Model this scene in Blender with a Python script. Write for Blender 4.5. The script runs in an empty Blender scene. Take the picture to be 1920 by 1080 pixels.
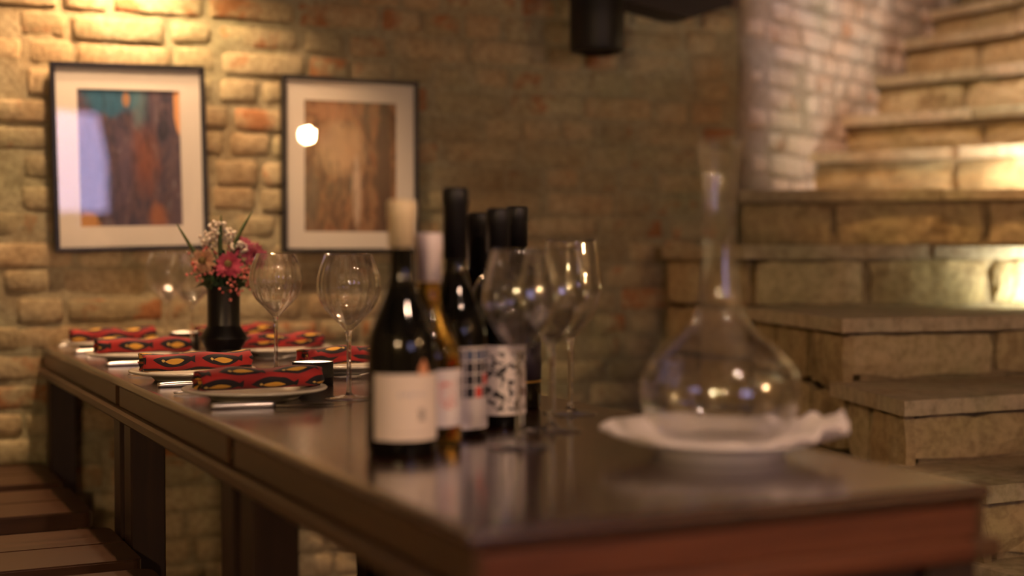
import bpy, math, random
from mathutils import Vector, Matrix
R = math.radians
scene = bpy.context.scene
col = scene.collection
# ------------------------------------------------------------------ camera, world, exposure
EYE = 1.247
cam_d = bpy.data.cameras.new('camera'); cam = bpy.data.objects.new('camera', cam_d); col.objects.link(cam)
cam.location = (0, 0, EYE); cam.rotation_euler = (R(90 - 1.5035), 0, 0)
cam_d.sensor_width = 36; cam_d.lens = 50.0; cam_d.clip_start = 0.05
cam_d.dof.use_dof = True; cam_d.dof.focus_distance = 2.60; cam_d.dof.aperture_fstop = 1.5
scene.camera = cam
scene.view_settings.view_transform = 'Standard'; scene.view_settings.look = 'None'
scene.view_settings.gamma = 1; scene.view_settings.use_curve_mapping = False
scene.view_settings.exposure = 0.12
w = bpy.data.worlds.new('dusk_sky'); scene.world = w; w.use_nodes = True
bg = w.node_tree.nodes['Background']; bg.inputs[0].default_value = (0.68, 0.58, 1.0, 1); bg.inputs[1].default_value = 6.0
WARM = (1.0, 0.60, 0.32)

def add_light(name, kind, loc, energy, color, parent=None, **kw):
    d = bpy.data.lights.new(name, kind); d.energy = energy; d.color = color
    for k, val in kw.items():
        if k != 'target': setattr(d, k, val)
    o = bpy.data.objects.new(name, d); col.objects.link(o); o.location = loc
    if 'target' in kw:
        o.rotation_euler = (Vector(kw['target']) - Vector(loc)).to_track_quat('-Z', 'Y').to_euler()
    if parent: o.parent = parent; 
    return o
# daylight portal of the rear window
portal = add_light('window_portal', 'AREA', (2.275, -1.62, 1.87), 1, (1, 1, 1), shape='RECTANGLE', size=1.25, size_y=0.80, target=(2.275, 0, 1.87))
portal.data.cycles.is_portal = True

# ------------------------------------------------------------------ table coordinate frame: u away along the table, v across it
TH = R(25.784); P0 = (-0.0355, 1.2396); TZ = 1.0; TL = 2.752; TW = 0.603
UD = (-math.sin(TH), math.cos(TH)); VD = (math.cos(TH), math.sin(TH))
def T(u, v, z=TZ):
    return Vector((P0[0] + UD[0]*u + VD[0]*v, P0[1] + UD[1]*u + VD[1]*v, z))

# ------------------------------------------------------------------ node helpers
class N:
    def __init__(s, name):
        s.m = bpy.data.materials.new(name); s.m.use_nodes = True; s.t = s.m.node_tree
        s.b = s.t.nodes['Principled BSDF']; s.out = s.t.nodes['Material Output']
    def n(s, typ, ins=None, **kw):
        x = s.t.nodes.new(typ)
        for k, v in kw.items(): setattr(x, k, v)
        for k, v in (ins or {}).items(): s.set(x.inputs[k], v)
        return x
    def set(s, sock, v):
        if isinstance(v, bpy.types.NodeSocket): s.t.links.new(v, sock)
        else:
            if sock.type == 'RGBA' and isinstance(v, (tuple, list)) and len(v) == 3: v = (*v, 1)
            sock.default_value = v
    def math(s, op, a, b=0.0, c=0.0):
        x = s.n('ShaderNodeMath', operation=op); s.set(x.inputs[0], a); s.set(x.inputs[1], b); s.set(x.inputs[2], c); return x.outputs[0]
    def mix(s, f, a, b, mode='MIX'):
        x = s.n('ShaderNodeMix', data_type='RGBA', blend_type=mode); s.set(x.inputs[0], f); s.set(x.inputs[6], a); s.set(x.inputs[7], b); return x.outputs[2]
    def coord(s, which='Object'): return s.n('ShaderNodeTexCoord').outputs[which]
    def mapping(s, vec, scale=(1, 1, 1), loc=(0, 0, 0), rot=(0, 0, 0)):
        return s.n('ShaderNodeMapping', {'Vector': vec, 'Scale': scale, 'Location': loc, 'Rotation': rot}).outputs[0]
    def noise(s, vec, scale=5, detail=4, rough=.55, dist=0.0, out='Fac'):
        return s.n('ShaderNodeTexNoise', {'Vector': vec, 'Scale': scale, 'Detail': detail, 'Roughness': rough, 'Distortion': dist}).outputs[out]
    def ramp(s, f, stops, interp='LINEAR'):
        x = s.n('ShaderNodeValToRGB', {'Fac': f}); cr = x.color_ramp; cr.interpolation = interp
        while len(cr.elements) < len(stops): cr.elements.new(0.5)
        for e, (p, c) in zip(cr.elements, stops): e.position = p; e.color = (*c, 1) if len(c) == 3 else c
        return x.outputs[0]
    def sep(s, vec):
        x = s.n('ShaderNodeSeparateXYZ', {0: vec}); return x.outputs
    def random(s): return s.n('ShaderNodeObjectInfo').outputs['Random']
    def bump(s, h, strength=.5, dist=.01):
        s.set(s.b.inputs['Normal'], s.n('ShaderNodeBump', {'Height': h, 'Strength': strength, 'Distance': dist}).outputs[0])
    def p(s, **kw):
        names = {'coat_ior': 'Coat IOR', 'color': 'Base Color', 'rough': 'Roughness', 'metal': 'Metallic', 'ior': 'IOR', 'trans': 'Transmission Weight', 'coat': 'Coat Weight', 'coat_rough': 'Coat Roughness', 'spec': 'Specular IOR Level', 'emit': 'Emission Color', 'estr': 'Emission Strength', 'sss': 'Subsurface Weight', 'sheen': 'Sheen Weight'}
        for k, v in kw.items(): s.set(s.b.inputs[names[k]], v)
        return s.m

def plain(name, color, rough=.5, **kw):
    return N(name).p(color=color, rough=rough, **kw)

# ------------------------------------------------------------------ materials
def masonry(name, stops, spot, spot_amt, scale=1.0, rough=.9, bump=.6):
    a = N(name); c = a.coord('Object'); r = a.random()
    off = a.n('ShaderNodeVectorMath', {0: c}, operation='ADD'); 
    cmb = a.n('ShaderNodeCombineXYZ', {0: a.math('MULTIPLY', r, 37.0), 1: a.math('MULTIPLY', r, 11.0), 2: a.math('MULTIPLY', r, 23.0)}).outputs[0]
    a.set(off.inputs[1], cmb); c = off.outputs[0]
    base = a.ramp(a.math('ADD', a.math('MULTIPLY', r, .55), a.math('MULTIPLY', a.noise(c, 14*scale, 5), .45)), stops)
    big = a.noise(c, 9*scale, 3, .6, .4)
    thr = a.math('ADD', .72, a.math('MULTIPLY', a.math('FRACT', a.math('MULTIPLY', r, 7.31)), -spot_amt))
    m = a.math('MULTIPLY', a.math('SUBTRACT', big, thr), 9.0); m = a.math('MINIMUM', a.math('MAXIMUM', m, 0.0), 1.0)
    fine = a.noise(c, 60*scale, 4, .65)
    colr = a.mix(a.math('MULTIPLY', m, .85), base, spot)
    pn = a.noise(a.n('ShaderNodeNewGeometry').outputs['Position'], 2.2, 3, .6)
    colr = a.mix(.8, colr, a.ramp(pn, [(.35, (.98, .80, .62)), (.5, (1, .96, .88)), (.65, (.84, .90, .74))]), 'MULTIPLY')
    colr = a.mix(.5, colr, a.ramp(fine, [(.3, (.25, .2, .14)), (.6, (1, 1, 1))]), 'MULTIPLY')
    h = a.math('ADD', a.math('MULTIPLY', a.noise(c, 22*scale, 5, .6), .7), a.math('MULTIPLY', fine, .3))
    a.bump(h, bump, .02)
    return a.p(color=colr, rough=rough, spec=.2)
M = {}
M['brick'] = masonry('limewashed_brick', [(.12, (.30, .25, .16)), (.38, (.46, .41, .27)), (.6, (.53, .45, .30)), (.9, (.50, .37, .22))], (.42, .18, .08), .24)
M['mortar'] = masonry('lime_mortar', [(.2, (.29, .265, .18)), (.5, (.40, .365, .25)), (.8, (.46, .42, .30))], (.30, .30, .18), .12)
M['pinkbrick'] = masonry('pale_stairwell_brick', [(.15, (.44, .36, .31)), (.45, (.58, .48, .42)), (.75, (.62, .54, .49))], (.44, .28, .20), .2)
M['pinkmortar'] = masonry('pale_mortar', [(.2, (.30, .25, .21)), (.8, (.42, .36, .31))], (.30, .24, .19), .1)
M['stone'] = masonry('hewn_sandstone', [(.12, (.40, .31, .17)), (.45, (.52, .42, .25)), (.8, (.60, .50, .32))], (.30, .22, .12), .22, .7)
M['tread'] = masonry('worn_stone_tread', [(.15, (.42, .36, .25)), (.5, (.56, .48, .35)), (.85, (.62, .56, .44))], (.34, .28, .18), .2, .6, .75, .45)
M['core'] = masonry('dark_stair_mortar', [(.2, (.26, .21, .13)), (.8, (.38, .31, .20))], (.18, .14, .09), .15)
M['plaster'] = masonry('old_plaster', [(.2, (.36, .32, .24)), (.8, (.50, .45, .34))], (.3, .25, .17), .1, .3)
def wood(name, dark, light, rough=.3, axis=0, coat=.0, scale=1.0):
    a = N(name); sc = [9*scale]*3; sc[axis] = .6*scale
    c = a.mapping(a.coord('Object'), sc)
    g = a.noise(c, 3.2, 6, .6, 1.2); f = a.noise(c, 24, 3, .6)
    colr = a.ramp(a.math('ADD', a.math('MULTIPLY', g, .75), a.math('MULTIPLY', f, .25)), [(.3, dark), (.7, light)])
    a.bump(f, .05, .002)
    return a.p(color=colr, rough=a.math('ADD', rough-.05, a.math('MULTIPLY', g, .12)), ior=1.6, coat=coat, coat_ior=1.7, coat_rough=.15)
M['table'] = wood('dark_stained_wood', (.026, .009, .006), (.062, .021, .012), .22, 1, 1.0)
M['table_side'] = wood('stained_wood_edge', (.048, .022, .010), (.115, .055, .024), .34, 1)
M['table_end'] = wood('stained_wood_end', (.07, .018, .008), (.15, .045, .016), .38, 0)
M['leg'] = wood('stained_wood_leg', (.016, .007, .005), (.042, .018, .010), .45, 2)
M['stool'] = wood('stool_wood', (.036, .014, .007), (.095, .040, .018), .36, 0)
M['beam'] = wood('blackened_beam', (.012, .006, .004), (.03, .014, .009), .7, 0)
M['floor'] = wood('floor_boards', (.05, .03, .02), (.11, .065, .04), .5, 1)
M['black'] = plain('black_lacquer', (.008, .008, .009), .35)
M['matblack'] = plain('matte_black_metal', (.005, .005, .006), .5)
M['vase'] = plain('black_ceramic', (.005, .005, .006), .36)
M['porcelain'] = plain('cream_porcelain', (.72, .67, .58), .22, coat=.3)
M['white_porcelain'] = plain('white_porcelain', (.78, .73, .71), .2, coat=.3)
M['steel'] = plain('polished_steel', (.70, .68, .68), .30, metal=1.0)
M['dark_steel'] = plain('blade_steel', (.5, .48, .47), .12, metal=1.0)
M['glass'] = plain('clear_glass', (1, 1, 1), .0, trans=1.0, ior=1.47)
M['darkglass'] = plain('dark_bottle_glass', (.003, .003, .0025), .05)
M['amberglass'] = plain('amber_wine_bottle_glass', (.72, .47, .10), .02, trans=1.0, ior=1.36)
M['cap_cream'] = plain('cream_capsule', (.84, .68, .42), .45)
M['cap_white'] = plain('white_capsule', (.88, .75, .73), .45)
M['cap_black'] = plain('black_capsule', (.005, .0045, .0055), .5)
M['mat'] = plain('picture_mat', (.78, .74, .68), .85)
M['wax'] = plain('candle_wax', (.9, .82, .74), .5, sss=.3)
M['liner'] = plain('tin_liner', (.85, .80, .78), .45)
M['flame'] = plain('candle_flame', (1, .6, .3), .5, emit=(1.0, .55, .25), estr=260.0)
M['globe'] = plain('lamp_globe', (1, .8, .6), .4, emit=(1.0, .66, .36), estr=650.0)
M['globe_right'] = plain('right_lamp_globe', (1, .8, .6), .4, emit=(1.0, .58, .28), estr=900.0)
M['bulb'] = plain('lamp_bulb', (1, .8, .6), .4, emit=WARM, estr=40.0)
M['led'] = plain('step_light_lens', (1, 1, 1), .4, emit=(1.0, .95, .82), estr=25.0)
M['curtain'] = plain('window_curtain', (.10, .07, .06), .9)
M['window_paint'] = plain('window_frame_paint', (.25, .17, .1), .5)
M['ceiling'] = plain('dark_ceiling_boards', (.045, .03, .02), .8)
# thin pane: clear with a mirror-like fresnel sheen
def pane_mat(name, f0=.085, pw=5.0, k=.9, refr=0.0):
    a = N(name); tr = a.n('ShaderNodeBsdfTransparent', {0: (1, 1, 1)}); gl = a.n('ShaderNodeBsdfGlossy', {0: (1, 1, 1), 'Roughness': .0})
    fc = a.math('POWER', a.n('ShaderNodeLayerWeight', {'Blend': .5}).outputs['Facing'], pw); fr = a.math('ADD', f0, a.math('MULTIPLY', fc, k))
    mx = a.n('ShaderNodeMixShader', {0: fr, 1: tr.outputs[0], 2: gl.outputs[0]}).outputs[0]
    if refr: mx = a.n('ShaderNodeMixShader', {0: refr, 1: mx, 2: a.n('ShaderNodeBsdfGlass', {'Roughness': 0.0, 'IOR': 1.47}).outputs[0]}).outputs[0]
    a.t.links.new(mx, a.out.inputs[0]); return a.m
M['pane'] = pane_mat('picture_glass')
M['decanterglass'] = pane_mat('decanter_glass', .045, 3.4, .75, .10)
M['thinglass'] = pane_mat('thin_blown_glass', .05, 1.9, .9, .12)
# cloth
def cloth_mat():
    a = N('white_linen'); n = a.noise(a.coord('Object'), 60, 4, .6); a.bump(n, .2, .003)
    return a.p(color=a.ramp(n, [(.3, (.80, .72, .69)), (.7, (.90, .82, .79))]), rough=.9, sheen=.2)
M['linen'] = cloth_mat()
# wax-print napkin: red ground, black fish outlines with yellow bellies (UV in metres)
def print_mat():
    a = N('red_fish_print_cotton'); uv = a.coord('UV'); r = a.random()
    wob = a.n('ShaderNodeVectorMath', {0: uv, 1: a.n('ShaderNodeVectorMath', {0: a.noise(uv, 22, 2, .5, out='Color'), 1: (.012, .008, 0)}, operation='MULTIPLY').outputs[0]}, operation='ADD').outputs[0]
    X, Y, _ = a.sep(wob)
    X = a.math('ADD', X, a.math('MULTIPLY', r, .5)); Y = a.math('ADD', Y, a.math('MULTIPLY', r, .13))
    ry = a.math('DIVIDE', Y, .029); row = a.math('FLOOR', ry)
    fy = a.math('SUBTRACT', a.math('FRACT', ry), .5)
    rx = a.math('ADD', a.math('DIVIDE', X, .092), a.math('MULTIPLY', row, .43))
    fx = a.math('SUBTRACT', a.math('FRACT', rx), .5)
    def lens(cx, cy, wd, ht):
        q = a.math('DIVIDE', a.math('SUBTRACT', fx, cx), wd); q = a.math('SUBTRACT', 1.0, a.math('MULTIPLY', q, q))
        return a.math('LESS_THAN', a.math('ABSOLUTE', a.math('SUBTRACT', fy, cy)), a.math('MULTIPLY', q, ht))
    body = lens(-.06, 0, .42, .46); belly = lens(-.04, .06, .20, .20); inner = lens(-.27, .02, .035, .09)
    tail = a.math('MULTIPLY', a.math('LESS_THAN', a.math('ABSOLUTE', fy), a.math('MULTIPLY', a.math('SUBTRACT', fx, .22), 1.7)), a.math('GREATER_THAN', fx, .24))
    tail = a.math('MULTIPLY', tail, a.math('LESS_THAN', fx, .38))
    blk = a.math('MAXIMUM', body, tail)
    big = a.noise(uv, 11, 2, .5)
    red = a.ramp(big, [(.35, (.22, .008, .016)), (.62, (.42, .016, .014))])
    c = a.mix(blk, red, (.010, .006, .012)); c = a.mix(belly, c, (.78, .42, .06)); c = a.mix(inner, c, (.75, .5, .15))
    a.bump(a.noise(uv, 300, 2), .15, .001)
    return a.p(color=c, rough=.75, sheen=.1)
M['print'] = print_mat()
# labels (UV 0..1 across the label)
def label_mat(kind):
    a = N('label_' + kind); uv = a.coord('UV'); X, Y, _ = a.sep(uv)
    paper = (.78, .66, .56) if kind == 'cream' else (.78, .70, .68)
    def box(x0, x1, y0, y1):
        return a.math('MULTIPLY', a.math('MULTIPLY', a.math('GREATER_THAN', X, x0), a.math('LESS_THAN', X, x1)), a.math('MULTIPLY', a.math('GREATER_THAN', Y, y0), a.math('LESS_THAN', Y, y1)))
    if kind == 'cream':
        c = a.mix(a.math('MULTIPLY', a.math('GREATER_THAN', a.noise(a.mapping(uv, (40, 14, 1)), 1, 3), .52), box(.36, .74, .66, .73)), paper, (.42, .40, .46))
        c = a.mix(a.math('MULTIPLY', a.math('GREATER_THAN', a.noise(a.mapping(uv, (30, 30, 1)), 1, 2), .45), box(.62, .72, .30, .48)), c, (.22, .18, .16))
        c = a.mix(box(.30, .80, .10, .13), c, (.66, .55, .46))
    elif kind == 'script':
        k = a.noise(a.mapping(uv, (13, 10, 1)), 1, 2, .4, 1.5)
        ln = a.math('LESS_THAN', a.math('ABSOLUTE', a.math('SUBTRACT', k, .5)), .035)
        c = a.mix(a.math('MULTIPLY', ln, box(.45, .68, .30, .80)), paper, (.70, .10, .06))
        c = a.mix(a.math('MULTIPLY', ln, box(.70, .86, .35, .85)), c, (.30, .22, .20))
    elif kind == 'grid':
        gx = a.math('MULTIPLY', X, 7.0); gy = a.math('MULTIPLY', a.math('SUBTRACT', Y, .36), 6.6)
        cell = a.math('MULTIPLY', a.math('GREATER_THAN', a.math('FRACT', gx), .18), a.math('GREATER_THAN', a.math('FRACT', gy), .14))
        cell = a.math('MULTIPLY', cell, box(.143, .95, .36, .965))
        ix, iy = a.math('FLOOR', gx), a.math('FLOOR', gy)
        red = a.math('COMPARE', a.math('MODULO', a.math('ADD', a.math('MULTIPLY', ix, 2.0), a.math('MULTIPLY', iy, 3.0)), 5.0), 3.0, .1)
        blue = a.math('GREATER_THAN', iy, 2.5)
        cc = a.mix(blue, (.018, .016, .022), (.09, .12, .22)); cc = a.mix(a.math('MULTIPLY', red, a.math('LESS_THAN', iy, 1.5)), cc, (.78, .04, .02))
        c = a.mix(cell, paper, cc)
    else:
        k = a.noise(a.mapping(uv, (9, 8, 1)), 1, 3, .5, 1.0)
        c = a.mix(a.math('MULTIPLY', a.math('GREATER_THAN', k, .52), box(.05, .95, .06, .9)), (.72, .64, .60), (.025, .022, .022))
    return a.p(color=c, rough=.6)
for k in ('cream', 'script', 'grid', 'blotch'): M['label_' + k] = label_mat(k)
M['gold'] = plain('gold_label_band', (.75, .45, .12), .3, metal=.8)
M['darklabel'] = plain('dark_label', (.03, .02, .03), .5)
M['seal'] = plain('terracotta_emblem', (.62, .26, .12), .6)
# artworks
def art_mat(kind):
    a = N('artwork_' + kind); g = a.coord('UV'); X, Y, _ = a.sep(g)
    st = a.mapping(g, (4.2, 1.9, 1)); n1 = a.noise(st, 1.5, 6, .66, 1.6); n2 = a.noise(a.mapping(g, (5, 2.2, 1), (3.1, 1.7, 0)), 1.5, 5, .6, .8); n3 = a.noise(a.mapping(g, (10, 3.0, 1), (9, 4, 0)), 1.5, 5, .65, .8)
    def blob(cx, cy, rx, ry, soft=1.0):
        dx = a.math('DIVIDE', a.math('SUBTRACT', X, cx), rx); dy = a.math('DIVIDE', a.math('SUBTRACT', Y, cy), ry)
        d = a.math('ADD', a.math('MULTIPLY', dx, dx), a.math('MULTIPLY', dy, dy)); d = a.math('ADD', d, a.math('MULTIPLY', a.math('SUBTRACT', n2, .5), 1.5))
        return a.math('MINIMUM', a.math('MAXIMUM', a.math('MULTIPLY', a.math('SUBTRACT', 1.0, d), soft), 0.0), 1.0)
    if kind == 'teal':
        c = a.ramp(n1, [(.30, (.022, .024, .05)), (.45, (.075, .062, .105)), (.56, (.13, .085, .11)), (.70, (.22, .20, .26))])
        c = a.mix(a.math('MULTIPLY', blob(.64, .48, .17, .32), .65), c, (.30, .10, .055))
        c = a.mix(a.math('MULTIPLY', blob(.45, .42, .14, .35), .5), c, (.17, .12, .19))
        c = a.mix(a.math('MULTIPLY', blob(.34, .95, .34, .17, 2), .9), c, (.025, .14, .25))
        c = a.mix(a.math('MULTIPLY', blob(.6, .88, .10, .2), .7), c, (.12, .24, .28))
        c = a.mix(a.math('MULTIPLY', blob(.98, .88, .06, .22, 3), .95), c, (.75, .38, .17))
        c = a.mix(a.math('MULTIPLY', blob(.47, .92, .045, .07, 2), .8), c, (.55, .27, .10))
        c = a.mix(a.math('MULTIPLY', blob(.08, .03, .14, .09, 3), .9), c, (.55, .28, .10))
        c = a.mix(a.math('MULTIPLY', blob(.75, .08, .12, .12), .6), c, (.45, .16, .06))
        c = a.mix(a.math('MULTIPLY', a.math('MINIMUM', a.math('MAXIMUM', a.math('MULTIPLY', a.math('SUBTRACT', n3, .53), 7.0), 0.0), 1.0), .6), c, (.02, .022, .035))
    else:
        c = a.ramp(n1, [(.34, (.03, .015, .010)), (.45, (.13, .05, .022)), (.54, (.30, .16, .08)), (.62, (.27, .085, .028)), (.72, (.05, .03, .02))])
        c = a.mix(a.math('MULTIPLY', blob(.40, .64, .30, .24, 1.5), .75), c, (.52, .36, .22))
        c = a.mix(a.math('MULTIPLY', blob(.56, .30, .06, .3, 2), .8), c, (.60, .46, .36))
        c = a.mix(a.math('MULTIPLY', blob(.30, .92, .35, .10), .8), c, (.38, .16, .08))
        c = a.mix(a.math('MULTIPLY', blob(.86, .45, .09, .7, 2), .9), c, (.07, .03, .02))
        c = a.mix(a.math('MULTIPLY', blob(.08, .25, .10, .3), .7), c, (.14, .11, .08))
        c = a.mix(a.math('MULTIPLY', a.math('MINIMUM', a.math('MAXIMUM', a.math('MULTIPLY', a.math('SUBTRACT', n3, .54), 7.0), 0.0), 1.0), .7), c, (.05, .032, .02))
    return a.p(color=c, rough=.8)
M['art_teal'] = art_mat('teal'); M['art_brown'] = art_mat('brown')
# plants
def petal(name, c1, c2):
    a = N(name); n = a.noise(a.coord('Object'), 90, 3); return a.p(color=a.ramp(n, [(.35, c1), (.65, c2)]), rough=.7, sss=.1)
M['petal_pink'] = petal('pink_petals', (.42, .035, .09), (.62, .09, .16))
M['petal_rose'] = petal('dusky_rose_petals', (.35, .05, .10), (.50, .11, .17))
M['petal_tan'] = petal('tan_petals', (.50, .26, .15), (.62, .38, .24))
M['petal_white'] = petal('white_petals', (.66, .56, .46), (.80, .72, .62))
M['berry'] = petal('pink_buds', (.72, .14, .13), (.80, .27, .24))
M['centre'] = plain('flower_centre', (.16, .11, .03), .8)
M['leaf'] = petal('dark_leaf', (.012, .030, .014), (.03, .07, .025))
M['grass'] = petal('grass_blade', (.03, .075, .025), (.06, .13, .04))

# ------------------------------------------------------------------ mesh helpers
def mesh(name, vs, fs, smooth=False, uvs=None):
    me = bpy.data.meshes.new(name); me.from_pydata([tuple(v) for v in vs], [], fs)
    if uvs:
        l = me.uv_layers.new(name='UVMap')
        for poly in me.polygons:
            for li in poly.loop_indices: l.data[li].uv = uvs[me.loops[li].vertex_index]
    if smooth: me.polygons.foreach_set('use_smooth', [True]*len(me.polygons))
    me.update(); return me
def obj(name, me, mat=None, parent=None, loc=(0, 0, 0), rz=0.0, label=None, cat=None, group=None, kind=None, rot=None):
    o = bpy.data.objects.new(name, me); col.objects.link(o)
    if me is not None and mat is not None and not me.materials: me.materials.append(mat)
    o.location = loc; o.rotation_euler = rot if rot else (0, 0, rz)
    if parent: o.parent = parent
    if label: o['label'] = label
    if cat: o['category'] = cat
    if group: o['group'] = group
    if kind: o['kind'] = kind
    return o
def thing(name, label, cat, loc=(0, 0, 0), rz=0.0, group=None): return obj(name, None, loc=loc, rz=rz, label=label, cat=cat, group=group)
def copy_tree(o, parent=None):
    c = o.copy(); col.objects.link(c); c.parent = parent
    for ch in o.children: copy_tree(ch, c)
    return c
class MB:
    def __init__(s): s.v = []; s.f = []
    def add(s, vs, fs):
        k = len(s.v); s.v += [tuple(x) for x in vs]; s.f += [tuple(i + k for i in f) for f in fs]; return s
    def box(s, x0, x1, y0, y1, z0, z1, b=0.0):
        if b <= 0:
            vs = [(x, y, z) for z in (z0, z1) for y in (y0, y1) for x in (x0, x1)]
            return s.add(vs, [(0, 2, 3, 1), (4, 5, 7, 6), (0, 1, 5, 4), (2, 6, 7, 3), (0, 4, 6, 2), (1, 3, 7, 5)])
        # chamfered: 24 vertices
        vs = []; idx = {}
        for ax in range(3):
            for sx in (0, 1):
                for sy in (0, 1):
                    for sz in (0, 1):
                        sg = (sx, sy, sz); lo = (x0, y0, z0); hi = (x1, y1, z1)
                        pt = [hi[i] if sg[i] else lo[i] for i in range(3)]
                        for i in range(3):
                            if i != ax: pt[i] += -b if sg[i] else b
                        idx[(ax, sg)] = len(vs); vs.append(tuple(pt))
        fs = []
        for ax in range(3):
            o1, o2 = [i for i in range(3) if i != ax]
            for sd in (0, 1):
                q = []
                for a, c in ((0, 0), (1, 0), (1, 1), (0, 1)):
                    sg = [0, 0, 0]; sg[ax] = sd; sg[o1] = a; sg[o2] = c; q.append(idx[(ax, tuple(sg))])
                fs.append(q)
        for ax in range(3):
            o1, o2 = [i for i in range(3) if i != ax]
            for a in (0, 1):
                for c in (0, 1):
                    s0 = [0, 0, 0]; s0[o1] = a; s0[o2] = c; s1 = list(s0); s1[ax] = 1
                    fs.append([idx[(o1, tuple(s0))], idx[(o1, tuple(s1))], idx[(o2, tuple(s1))], idx[(o2, tuple(s0))]])
        for sx in (0, 1):
            for sy in (0, 1):
                for sz in (0, 1): fs.append([idx[(0, (sx, sy, sz))], idx[(1, (sx, sy, sz))], idx[(2, (sx, sy, sz))]])
        # fix winding outwards
        cx, cy, cz = (x0+x1)/2, (y0+y1)/2, (z0+z1)/2; out = []
        for q in fs:
            a, bb, c = (Vector(vs[i]) for i in q[:3]); nrm = (bb-a).cross(c-a); mid = sum((Vector(vs[i]) for i in q), Vector())/len(q)
            out.append(q if nrm.dot(mid-Vector((cx, cy, cz))) > 0 else q[::-1])
        return s.add(vs, out)
    def prism(s, poly, z0, z1):      # poly counter-clockwise in xy
        n = len(poly); vs = [(x, y, z0) for x, y in poly] + [(x, y, z1) for x, y in poly]
        return s.add(vs, [tuple(range(n))[::-1], tuple(range(n, 2*n))] + [(i, (i+1) % n, n+(i+1) % n, n+i) for i in range(n)])
    def tube(s, pts, rad, seg=8, cap=True):
        pts = [Vector(p) for p in pts]; n = len(pts); rad = rad if isinstance(rad, (list, tuple)) else [rad]*n; vs = []; fs = []
        for i, p in enumerate(pts):
            d = (pts[min(i+1, n-1)] - pts[max(i-1, 0)]).normalized(); up = Vector((0, 0, 1)) if abs(d.z) < .9 else Vector((1, 0, 0))
            a = d.cross(up).normalized(); b = d.cross(a).normalized()
            for k in range(seg):
                t = 2*math.pi*k/seg; vs.append(p + a*math.cos(t)*rad[i] + b*math.sin(t)*rad[i])
        for i in range(n-1):
            for k in range(seg): fs.append((i*seg+k, (i+1)*seg+k, (i+1)*seg+(k+1) % seg, i*seg+(k+1) % seg))
        if cap: fs += [tuple(range(seg)), tuple(range((n-1)*seg, n*seg))[::-1]]
        return s.add(vs, fs)
    def build(s, name, mat, parent=None, smooth=False, **kw): return obj(name, mesh(name, s.v, s.f, smooth), mat, parent, **kw)
def lathe(prof, seg=48, rib=None, closed=False, smooth=True, cap=True):
    vs = []; fs = []; n = len(prof)
    for i, (r, z) in enumerate(prof):
        for k in range(seg):
            t = 2*math.pi*k/seg; rr = r
            if rib and rib[0] <= z <= rib[1]: rr *= 1 + rib[3]*math.cos(rib[2]*t)*math.sin(math.pi*(z-rib[0])/(rib[1]-rib[0]))**.5
            vs.append((rr*math.cos(t), rr*math.sin(t), z))
    for i in range(n-1):
        for k in range(seg): fs.append((i*seg+k, i*seg+(k+1) % seg, (i+1)*seg+(k+1) % seg, (i+1)*seg+k))
    if closed:
        for k in range(seg): fs.append(((n-1)*seg+k, (n-1)*seg+(k+1) % seg, (k+1) % seg, k))
    elif cap:
        fs.append(tuple(range(seg))[::-1]); fs.append(tuple(range((n-1)*seg, n*seg)))
    return mesh('lathe', vs, fs, smooth)
def spline(pts, n=6):
    out = []
    P = [Vector(p) for p in pts]
    for i in range(len(P)-1):
        a = P[max(i-1, 0)]; b = P[i]; c = P[i+1]; d = P[min(i+2, len(P)-1)]
        for k in range(n):
            t = k/n; out.append(tuple(.5*((2*b) + (c-a)*t + (2*a-5*b+4*c-d)*t*t + (3*b-a-3*c+d)*t**3)))
    out.append(tuple(P[-1])); return out
def rough_block(rng, sx, sz, depth, bulge=.006, jit=.004, nx=4, nz=2, cut=.012, ex=None, ez=None):
    """a hewn block: front face at y=-depth (towards -y), back at y=+.02; local centre at the middle of the back"""
    vs = []; fs = []; W = nx+1
    for j in range(nz+1):
        for i in range(nx+1):
            x = ((ex[i] if ex else i/nx)-.5)*sx; z = ((ez[j] if ez else j/nz)-.5)*sz; edge = (i in (0, nx)) + (j in (0, nz))
            y = -depth + (cut*.55*edge) - (bulge if not edge else 0) + rng.uniform(-jit, jit)
            x += rng.uniform(-jit, jit)*1.2 - (math.copysign(cut*.4, x) if edge == 2 else 0); z += rng.uniform(-jit, jit) - (math.copysign(cut*.3, z) if edge == 2 else 0)
            vs.append((x, y, z))
    for j in range(nz):
        for i in range(nx): fs.append((j*W+i, j*W+i+1, (j+1)*W+i+1, (j+1)*W+i))
    ring = [i for i in range(W)] + [j*W+nx for j in range(1, nz+1)] + [nz*W+i for i in range(nx-1, -1, -1)] + [j*W for j in range(nz-1, 0, -1)]
    base = len(vs)
    for i in ring: vs.append((vs[i][0], .02, vs[i][2]))
    m = len(ring)
    for k in range(m): fs.append((ring[(k+1) % m], ring[k], base+k, base+(k+1) % m))
    return vs, fs

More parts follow.
